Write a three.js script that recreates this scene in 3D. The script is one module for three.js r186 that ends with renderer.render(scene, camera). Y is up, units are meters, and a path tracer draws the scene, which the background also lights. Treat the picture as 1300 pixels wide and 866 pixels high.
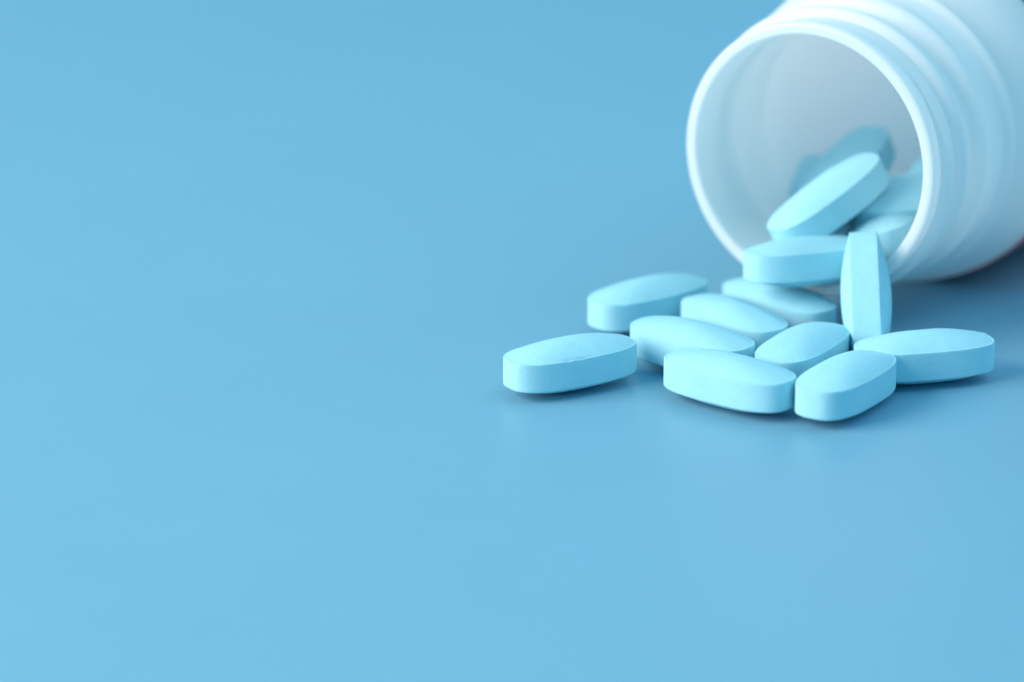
import * as THREE from 'three';
import { RoundedBoxGeometry } from 'three/addons/geometries/RoundedBoxGeometry.js';
import { RectAreaLightUniformsLib } from 'three/addons/lights/RectAreaLightUniformsLib.js';
import { mergeVertices } from 'three/addons/utils/BufferGeometryUtils.js';
import { ImprovedNoise } from 'three/addons/math/ImprovedNoise.js';

// ---------------------------------------------------------------- camera, light, exposure
const W = 1024, H = 682;
const scene = new THREE.Scene();
const ELEV = 0.31338, DIST = 0.5;                       // a long macro lens, 18 degrees above the table
const camera = new THREE.PerspectiveCamera(11, W / H, 0.02, 20);
camera.position.set(0, DIST * Math.sin(ELEV), DIST * Math.cos(ELEV));
camera.lookAt(0, 0, 0);
camera.focus = 0.478;
camera.userData.fStop = 9.5;
scene.add(camera);

scene.background = new THREE.Color().setRGB(0.17, 0.52, 0.71);   // the dim studio, hung with the same blue
const KEY = { name: 'large square softbox lamp low at the left of the table', at: [-0.80, 0.47, 0.29], aim: [0.05, 0.01, 0], w: 0.72, h: 0.66, i: 8.9, c: [1, 0.92, 0.82] };
const TOP = { name: 'wide blue softbox lamp hanging high at the right of the table', at: [0.74, 0.80, -0.20], aim: [0.06, 0.0, 0], w: 0.95, h: 0.8, i: 1.5, c: [0.55, 0.82, 1] };

RectAreaLightUniformsLib.init();
const renderer = new THREE.WebGLRenderer({ antialias: true });
renderer.setSize(W, H);
renderer.toneMapping = THREE.LinearToneMapping;
renderer.toneMappingExposure = 1.0;
renderer.shadowMap.enabled = true;

// ---------------------------------------------------------------- helpers
let seed = 20240611;
const rnd = () => { seed = (seed * 1664525 + 1013904223) >>> 0; return seed / 4294967296; };
const perlin = new ImprovedNoise();
const names = {};
function numbered(n) { const k = names[n] = (names[n] ?? -1) + 1; return k ? `${n}_${String(k).padStart(3, '0')}` : n; }
function part(name, geometry, material, parent) {
  const m = new THREE.Mesh(geometry, material);
  m.name = name; m.castShadow = m.receiveShadow = true; parent.add(m);
  return m;
}
function tag(o, label, category, group) {
  o.userData.label = label; o.userData.category = category;
  if (group) o.userData.group = group;
  return o;
}
function dataTexture(n, f, channels = 1, srgb = false) {   // f(i, j) -> [r, g, b] in 0..1
  const d = new Uint8Array(n * n * 4);
  for (let j = 0; j < n; j++) for (let i = 0; i < n; i++) {
    const v = f(i, j), k = 4 * (j * n + i);
    for (let c = 0; c < 3; c++) d[k + c] = Math.max(0, Math.min(255, Math.round(255 * (channels === 1 ? v : v[c]))));
    d[k + 3] = 255;
  }
  const t = new THREE.DataTexture(d, n, n, THREE.RGBAFormat);
  t.magFilter = THREE.LinearFilter; t.minFilter = THREE.LinearMipmapLinearFilter; t.generateMipmaps = true;
  t.wrapS = t.wrapT = THREE.RepeatWrapping;
  if (srgb) t.colorSpace = THREE.SRGBColorSpace;
  t.needsUpdate = true;
  return t;
}
// value noise that tiles, for grain
function grainField(n, octaves) {
  const out = new Float32Array(n * n);
  let total = 0;
  for (const [cells, amp] of octaves) {
    const g = Float32Array.from({ length: cells * cells }, rnd); total += amp;
    for (let j = 0; j < n; j++) for (let i = 0; i < n; i++) {
      const x = i / n * cells, y = j / n * cells, x0 = Math.floor(x), y0 = Math.floor(y);
      let u = x - x0, v = y - y0; u = u * u * (3 - 2 * u); v = v * v * (3 - 2 * v);
      const a = (p, q) => g[((q + cells) % cells) * cells + (p + cells) % cells];
      out[j * n + i] += amp * ((a(x0, y0) * (1 - u) + a(x0 + 1, y0) * u) * (1 - v) + (a(x0, y0 + 1) * (1 - u) + a(x0 + 1, y0 + 1) * u) * v);
    }
  }
  for (let k = 0; k < out.length; k++) out[k] /= total;
  return out;
}

// ---------------------------------------------------------------- materials
const coat = grainField(512, [[22, 0.6], [50, 1], [110, 0.9]]);
const coatBump = dataTexture(512, (i, j) => coat[j * 512 + i]);
coatBump.repeat.set(80, 80);                              // uv in metres: one tile is 12.5 mm
const tone = grainField(256, [[5, 1], [14, 0.8], [60, 0.6]]);
const tabletTone = dataTexture(256, (i, j) => { const s = (tone[j * 256 + i] - 0.5) * 0.05; return [0.93 + 1.3 * s, 0.965 + s, 0.98 + s * 0.7]; }, 3, true);
tabletTone.repeat.set(50, 50);
const tabletMat = new THREE.MeshPhysicalMaterial({
  color: new THREE.Color().setRGB(0.45, 0.785, 0.875), map: tabletTone, roughness: 0.8,
  bumpMap: coatBump, bumpScale: 0.00003, specularIntensity: 0.3,
});

const tn = 1024, tg = grainField(tn, [[7, 1], [23, 0.7], [64, 0.4], [300, 0.35]]);
const tableRough = dataTexture(tn, (i, j) => [0, 0.36 + 0.1 * (tg[j * tn + i] - 0.5), 0], 3);
tableRough.repeat.set(5, 5);                              // one tile is 0.2 m
const tf = grainField(512, [[90, 0.5], [200, 1]]);
const tableBump = dataTexture(512, (i, j) => tf[j * 512 + i]);
tableBump.repeat.set(40, 40);
const specks = new Map();
for (let k = 0; k < 46; k++) { const i = Math.floor(rnd() * 1020), j = Math.floor(rnd() * 1020), v = rnd() < 0.6 ? -0.1 - 0.12 * rnd() : 0.08 + 0.1 * rnd(); specks.set(j * tn + i, v); if (rnd() < 0.5) specks.set(j * tn + i + 1, v * 0.7); if (rnd() < 0.4) specks.set((j + 1) * tn + i, v * 0.6); }
const tableTone = dataTexture(tn, (i, j) => { const s = (tg[j * tn + i] - 0.5) * 0.02 + (specks.get(j * tn + i) ?? 0); return [0.96 + s, 0.97 + s, 0.975 + s * 0.8]; }, 3, true);
tableTone.repeat.set(5, 5);
const tableMat = new THREE.MeshPhysicalMaterial({
  color: new THREE.Color().setRGB(0.212, 0.455, 0.605), map: tableTone, roughness: 1, roughnessMap: tableRough,
  bumpMap: tableBump, bumpScale: 0.000004, specularIntensity: 0.8,
});
const plasticMat = new THREE.MeshPhysicalMaterial({
  color: new THREE.Color().setRGB(0.945, 0.968, 0.978), roughness: 0.95, specularIntensity: 0,
  transmission: 0.43, thickness: 0, clearcoat: 0.8, clearcoatRoughness: 0.28,
});
const thinPlasticMat = plasticMat.clone(); thinPlasticMat.transmission = 0.58;   // the blown wall of the body is thinner than the neck
const greyMetal = new THREE.MeshStandardMaterial({ color: new THREE.Color().setRGB(0.03, 0.03, 0.03), roughness: 0.5 });

// ---------------------------------------------------------------- softboxes: one low at the left, a weaker one high at the right
for (const L of [KEY, TOP]) {
  const box = new THREE.Group(); box.name = numbered('softbox_lamp'); scene.add(box);
  box.position.set(...L.at); box.lookAt(...L.aim);
  tag(box, L.name, 'lamp');
  const depth = 0.16, color = new THREE.Color().setRGB(...L.c);
  const shell = new THREE.CylinderGeometry(0.06, L.w / Math.SQRT2 * 1.03, depth, 4, 1, true);
  shell.rotateY(Math.PI / 4); shell.rotateX(-Math.PI / 2); shell.rotateX(Math.PI); shell.scale(1, L.h / L.w, 1); shell.translate(0, 0, -depth / 2 - 0.012);
  part('housing', shell, greyMetal, box);
  const glow = new THREE.MeshStandardMaterial({ color: 0x888888, emissive: color, emissiveIntensity: 0.3, roughness: 0.9 });
  const face = part('diffuser', new RoundedBoxGeometry(L.w, L.h, 0.006, 2, 0.002), glow, box);
  face.position.z = -0.004;
  const light = new THREE.RectAreaLight(color, L.i, L.w, L.h);
  light.position.set(...L.at);
  light.position.addScaledVector(new THREE.Vector3(...L.aim).sub(light.position).normalize(), 0.006);
  light.lookAt(...L.aim);
  scene.add(light);
}

// ---------------------------------------------------------------- table top
{
  const g = new RoundedBoxGeometry(1.8, 0.022, 1.7, 3, 0.004);
  const p = g.attributes.position, uv = g.attributes.uv;
  for (let k = 0; k < p.count; k++) uv.setXY(k, p.getX(k), p.getZ(k));
  const t = part('tabletop', g, tableMat, scene);
  t.position.set(0.05, -0.011, -0.15);
  t.userData.kind = 'structure';
  t.userData.label = 'smooth satin light blue table surface';
}

// ---------------------------------------------------------------- bottle lying on its side
const AX_H = 0.0251;
{
  const bottle = new THREE.Group(); bottle.name = 'pill_bottle'; scene.add(bottle);
  bottle.position.set(0.04135, 0, -0.00456); bottle.rotation.y = -0.574;
  tag(bottle, 'open white plastic bottle lying on its side spilling blue tablets', 'bottle');

  // a closed profile of [distance from the mouth, radius], drawn smooth through its points
  const smooth = (pts, n) => new THREE.SplineCurve(pts.map(([s, r]) => new THREE.Vector2(s, r))).getPoints(n);
  function lathe(profile) {
    const g = new THREE.LatheGeometry(profile.map(v => new THREE.Vector2(v.y, v.x)), 192);
    g.rotateX(-Math.PI / 2); g.translate(0, AX_H, 0);
    return g;
  }
  const V = (s, r) => new THREE.Vector2(s, r);
  const neckProfile = [
    ...smooth([[0.0205, 0.0182], [0.012, 0.01795], [0.004, 0.01786], [0.0010, 0.01786]], 24),
    ...smooth([[0.0006, 0.01787], [0.00022, 0.01797], [0.00004, 0.0182], [0, 0.0185], [0, 0.0190], [0.00004, 0.01925], [0.00022, 0.01958], [0.0006, 0.01972], [0.0013, 0.01978], [0.0021, 0.01966], [0.0028, 0.0194], [0.0036, 0.0193]], 40),
    ...smooth([[0.0040, 0.0193], [0.0075, 0.0193], [0.0112, 0.01935], [0.0119, 0.0197], [0.0124, 0.0207], [0.0129, 0.0213], [0.0136, 0.0215], [0.0142, 0.02135], [0.0147, 0.0210], [0.0152, 0.0208], [0.0165, 0.0209], [0.0180, 0.0213], [0.0186, 0.0217], [0.0191, 0.0223], [0.0195, 0.02255], [0.0199, 0.0225], [0.0203, 0.0221], [0.0205, 0.0219]], 110),
  ];
  const neck = part('neck', lathe(neckProfile), plasticMat, bottle);
  const bodyProfile = [
    ...smooth([[0.0205, 0.0219], [0.0210, 0.0217], [0.0217, 0.02175], [0.0230, 0.0225], [0.0248, 0.0234], [0.0267, 0.0241], [0.0285, 0.0245], [0.0305, 0.0247], [0.0325, 0.0248]], 60), V(0.074, 0.0248),
    ...smooth([[0.0746, 0.0249], [0.0751, 0.0250], [0.0760, 0.0251], [0.080, 0.0251], [0.0835, 0.0246], [0.0855, 0.0230], [0.0862, 0.0205], [0.0858, 0.017]], 40), V(0.0848, 0.012), V(0.0846, 0),
    V(0.0832, 0), V(0.0834, 0.012),
    ...smooth([[0.0840, 0.0195], [0.082, 0.0222], [0.076, 0.0226], [0.060, 0.0225], [0.036, 0.0225], [0.0305, 0.0234], [0.027, 0.0231], [0.0235, 0.0212], [0.0215, 0.0192], [0.0205, 0.0182]], 60),
  ];
  const body = part('body', lathe(bodyProfile), thinPlasticMat, bottle);

  // screw thread: a low rounded ridge that winds about one and a half times round the neck
  const pos = [], idx = [], N = 260, K = 11, turns = 1.6, start = 1.12;
  for (let i = 0; i <= N; i++) {
    const t = i / N, phi = start - t * turns * 2 * Math.PI, s0 = 0.0033 + t * 0.0068;
    const grow = Math.min(1, t * turns / 0.16, (1 - t) * turns / 0.10), ease = grow * grow * (3 - 2 * grow);
    for (let k = 0; k <= K; k++) {
      const u = k / K * 2 - 1, w = 0.0012;
      const r = 0.01915 + 0.0016 * ease * Math.pow(Math.max(0, 1 - Math.pow(Math.abs(u), 3.2)), 0.8) ;
      const z = -(s0 + u * w * (0.4 + 0.6 * ease));
      pos.push(r * Math.cos(phi), AX_H + r * Math.sin(phi), z);
    }
  }
  for (let i = 0; i < N; i++) for (let k = 0; k < K; k++) {
    const a = i * (K + 1) + k, b = a + K + 1;
    idx.push(a, b, a + 1, b, b + 1, a + 1);
  }
  const tgm = new THREE.BufferGeometry();
  tgm.setAttribute('position', new THREE.Float32BufferAttribute(pos, 3)); tgm.setIndex(idx); tgm.computeVertexNormals();
  part('thread', tgm, plasticMat, neck);

  // glossy label round part of the recessed waist: red below, slate where it reaches the top
  function wrap(s0, a0, a1) {                                   // angles seen from the mouth, anticlockwise from its right
    const g = new THREE.CylinderGeometry(0.02498, 0.02498, 0.0732 - s0, 96, 1, true, Math.PI / 2 - a1, a1 - a0);
    g.rotateX(-Math.PI / 2); g.translate(0, AX_H, -(0.0732 + s0) / 2);
    return g;
  }
  const ink = (r, g, b) => new THREE.MeshPhysicalMaterial({ color: new THREE.Color().setRGB(r, g, b), roughness: 0.85, clearcoat: 0.7, clearcoatRoughness: 0.2, side: THREE.DoubleSide });
  part('label_panel', wrap(0.0318, -2.1, 0.15), ink(0.85, 0.07, 0.09), body).userData.label = 'red panel of the label';
  part('label_panel', wrap(0.0335, 0.15, 1.35), ink(0.045, 0.075, 0.09), body).userData.label = 'slate grey panel of the label';
}

// ---------------------------------------------------------------- tablets
const TL = 0.0196, TW = 0.00908, TB = 0.00395, TD = 0.00167, TE = 2.8;
function tabletGeometry(variant, chip) {
  const NA = 128, rings = [];
  const dome = rho => TB / 2 + TD * (1 - rho * rho);
  // [outline scale, height, inset in metres]
  for (const rho of [0.02, 0.1, 0.2, 0.3, 0.4, 0.5, 0.6, 0.7, 0.78, 0.85, 0.9, 0.935, 0.955]) rings.push([rho, dome(rho) - 0.00012]);
  rings.push([0.962, dome(0.955) - 0.00014], [0.985, TB / 2 + 0.00001], [0.992, TB / 2 - 0.00003], [0.997, TB / 2 - 0.0001], [1, TB / 2 - 0.00024], [1, TB / 2 - 0.0006], [1, TB / 6]);
  const half = rings.length;
  for (let k = half - 1; k >= 0; k--) rings.push([rings[k][0], -rings[k][1]]);
  const pos = [], uv = [], idx = [];
  rings.forEach(([rho, y], k) => {
    for (let i = 0; i <= NA; i++) {
      const t = (i % NA) / NA * 2 * Math.PI, c = Math.cos(t), s = Math.sin(t);
      let x = TL / 2 * Math.sign(c) * Math.pow(Math.abs(c), 2 / TE) * rho;
      let z = TW / 2 * Math.sign(s) * Math.pow(Math.abs(s), 2 / TE) * rho;
      let yy = y;
      // pressed powder is never quite true: a few hundredths of a millimetre
      const n = perlin.noise(x * 420 + variant * 17.3, yy * 420, z * 420 + variant * 5.1);
      const near = Math.exp(-Math.pow((rho - 0.98) / 0.03, 2));
      const e = perlin.noise(x * 1900 + variant * 31, yy * 300, z * 1900);
      yy += (n * 0.00002 + e * 0.00004 * near) * (y > 0 ? 1 : -1);
      const q = 1 + n * 0.0015 - Math.abs(e) * 0.003 * near;
      x *= q; z *= q;
      if (chip && y > 0 && rho > 0.9) {                     // two small bites out of the front upper edge
        for (const [cx, wd, dp] of chip) {
          const b = Math.exp(-Math.pow((x - cx) / wd, 2)) * (z > 0 ? 1 : 0) * Math.max(0, 1 - Math.abs(y - TB / 2) / 0.0007);
          yy -= dp * b; z -= dp * 0.8 * b;
        }
      }
      pos.push(x, yy, z);
      const band = rho > 0.996;
      uv.push(band ? t * TL * 0.4 + 0.003 : x, band ? yy : z);
    }
  });
  for (let k = 0; k < rings.length - 1; k++) for (let i = 0; i < NA; i++) {
    const a = k * (NA + 1) + i, b = a + NA + 1;
    idx.push(a, a + 1, b, b, a + 1, b + 1);
  }
  const cap = (k, sgn) => {                                 // close the small hole at either pole
    const c = pos.length / 3, y = rings[k][1] + sgn * 0.000001;
    pos.push(0, y, 0); uv.push(0, 0);
    for (let i = 0; i < NA; i++) { const a = k * (NA + 1) + i; sgn > 0 ? idx.push(c, a + 1, a) : idx.push(c, a, a + 1); }
  };
  cap(0, 1); cap(rings.length - 1, -1);
  const g = new THREE.BufferGeometry();
  g.setAttribute('position', new THREE.Float32BufferAttribute(pos, 3));
  g.setAttribute('uv', new THREE.Float32BufferAttribute(uv, 2));
  g.setIndex(idx); g.computeVertexNormals();
  const nm = g.attributes.normal;                           // one normal along the seam
  for (let k = 0; k < rings.length; k++) {
    const a = k * (NA + 1), b = a + NA, v = new THREE.Vector3(nm.getX(a) + nm.getX(b), nm.getY(a) + nm.getY(b), nm.getZ(a) + nm.getZ(b)).normalize();
    nm.setXYZ(a, v.x, v.y, v.z); nm.setXYZ(b, v.x, v.y, v.z);
  }
  return g;
}
const shapes = [0, 1, 2, 3].map(v => tabletGeometry(v));
const chipped = tabletGeometry(7, [[-0.0012, 0.00035, 0.00016], [-0.0030, 0.0007, 0.00009], [0.0012, 0.0004, 0.00006]]);
const LIE = TB / 2 + TD - 0.00012;
const GROUP = 'blue tablets spilling from the bottle';
// [label, x, y, z, yaw, pitch, roll]
const TABLETS = [
  ['pale blue oblong tablet farthest left, lying apart with a nicked upper edge', 0.0079, LIE, 0.0205, 0.5465, 0, 0],
  ['pale blue tablet lying behind the nicked left one, at the back left of the spill', 0.0194, LIE, -0.0070, 0.6724, 0, 0],
  ['pale blue tablet lying behind and left of the front one with the broad bright side', 0.0247, LIE, 0.0135, -0.7456, 0, 0],
  ['pale blue tablet lying third in the row of slanted tablets, behind two others', 0.0310, LIE, 0.0040, -1.0014, 0, 0],
  ['pale blue tablet at the front of the spill with its broad side brightly lit', 0.0290, LIE, 0.0279, -0.6866, 0, 0],
  ['pale blue tablet nearest the camera, its rounded end pointing forward', 0.0444, LIE, 0.0297, 0.9969, 0, 0],
  ['pale blue tablet lying in the middle, ringed by the other lying tablets', 0.0396, LIE, 0.0173, 1.0463, 0, 0],
  ['pale blue tablet lying farthest right, its long side turned to the camera', 0.0561, LIE, 0.0176, 0.257, 0, 0],
  ['pale blue tablet lying flat beneath the one that bridges to the bottle mouth', 0.0379, LIE, -0.0044, -0.8761, 0, 0],
  ['pale blue tablet resting on another and on the lower rim of the bottle mouth', 0.0419, 0.0112, -0.0023, 0.3992, -0.0192, -0.0866],
  ['pale blue tablet propped up on edge, leaning against the bottle mouth', 0.0491, 0.0084, 0.0068, 1.5621, 0.7999, -1.6913],
  ['pale blue tablet tilted steeply just inside the bottle mouth, topmost of the pile', 0.0450, 0.0177, -0.0093, 0.5689, 0.4568, -0.1342],
  ['pale blue tablet lying on the bottle neck behind the propped one', 0.0539, 0.0124, -0.0122, 1.3257, -0.0696, -0.24],
  ['blue tablet inside the bottle seen by its side behind the steeply tilted one', 0.0573, 0.0159, -0.0157, 0.45, 0.05, 0.3],
  ['deep blue blurred tablet at the back of the bottle, its raised end highest of all', 0.0493, 0.0161, -0.0300, 0.8804, 0.4316, -0.1206],
  ['deep blue blurred tablet at the left end of the pile inside the bottle', 0.0462, 0.0120, -0.0350, 1.4, 0.1, 0.3],
  ['deep blue blurred tablet half hidden by the right rim inside the bottle', 0.0628, 0.0155, -0.0264, 1.1, 0.3, 0.2],
  ['deep blue tablet only showing in the gap under the tilted one inside the bottle', 0.0462, 0.0112, -0.0155, 1.1, 0.02, -0.1],
];
const proto = part('tablet', chipped, tabletMat, new THREE.Group());
TABLETS.forEach(([label, x, y, z, yaw, pitch, roll], i) => {
  const o = proto.clone(); o.name = numbered('tablet'); scene.add(o);
  if (i) o.geometry = shapes[i % 4];
  o.position.set(x, y, z);
  o.rotation.set(roll, yaw, pitch, 'YZX');
  o.castShadow = o.receiveShadow = true;
  o.userData = {};
  tag(o, label, 'tablet', GROUP);
});

renderer.render(scene, camera);
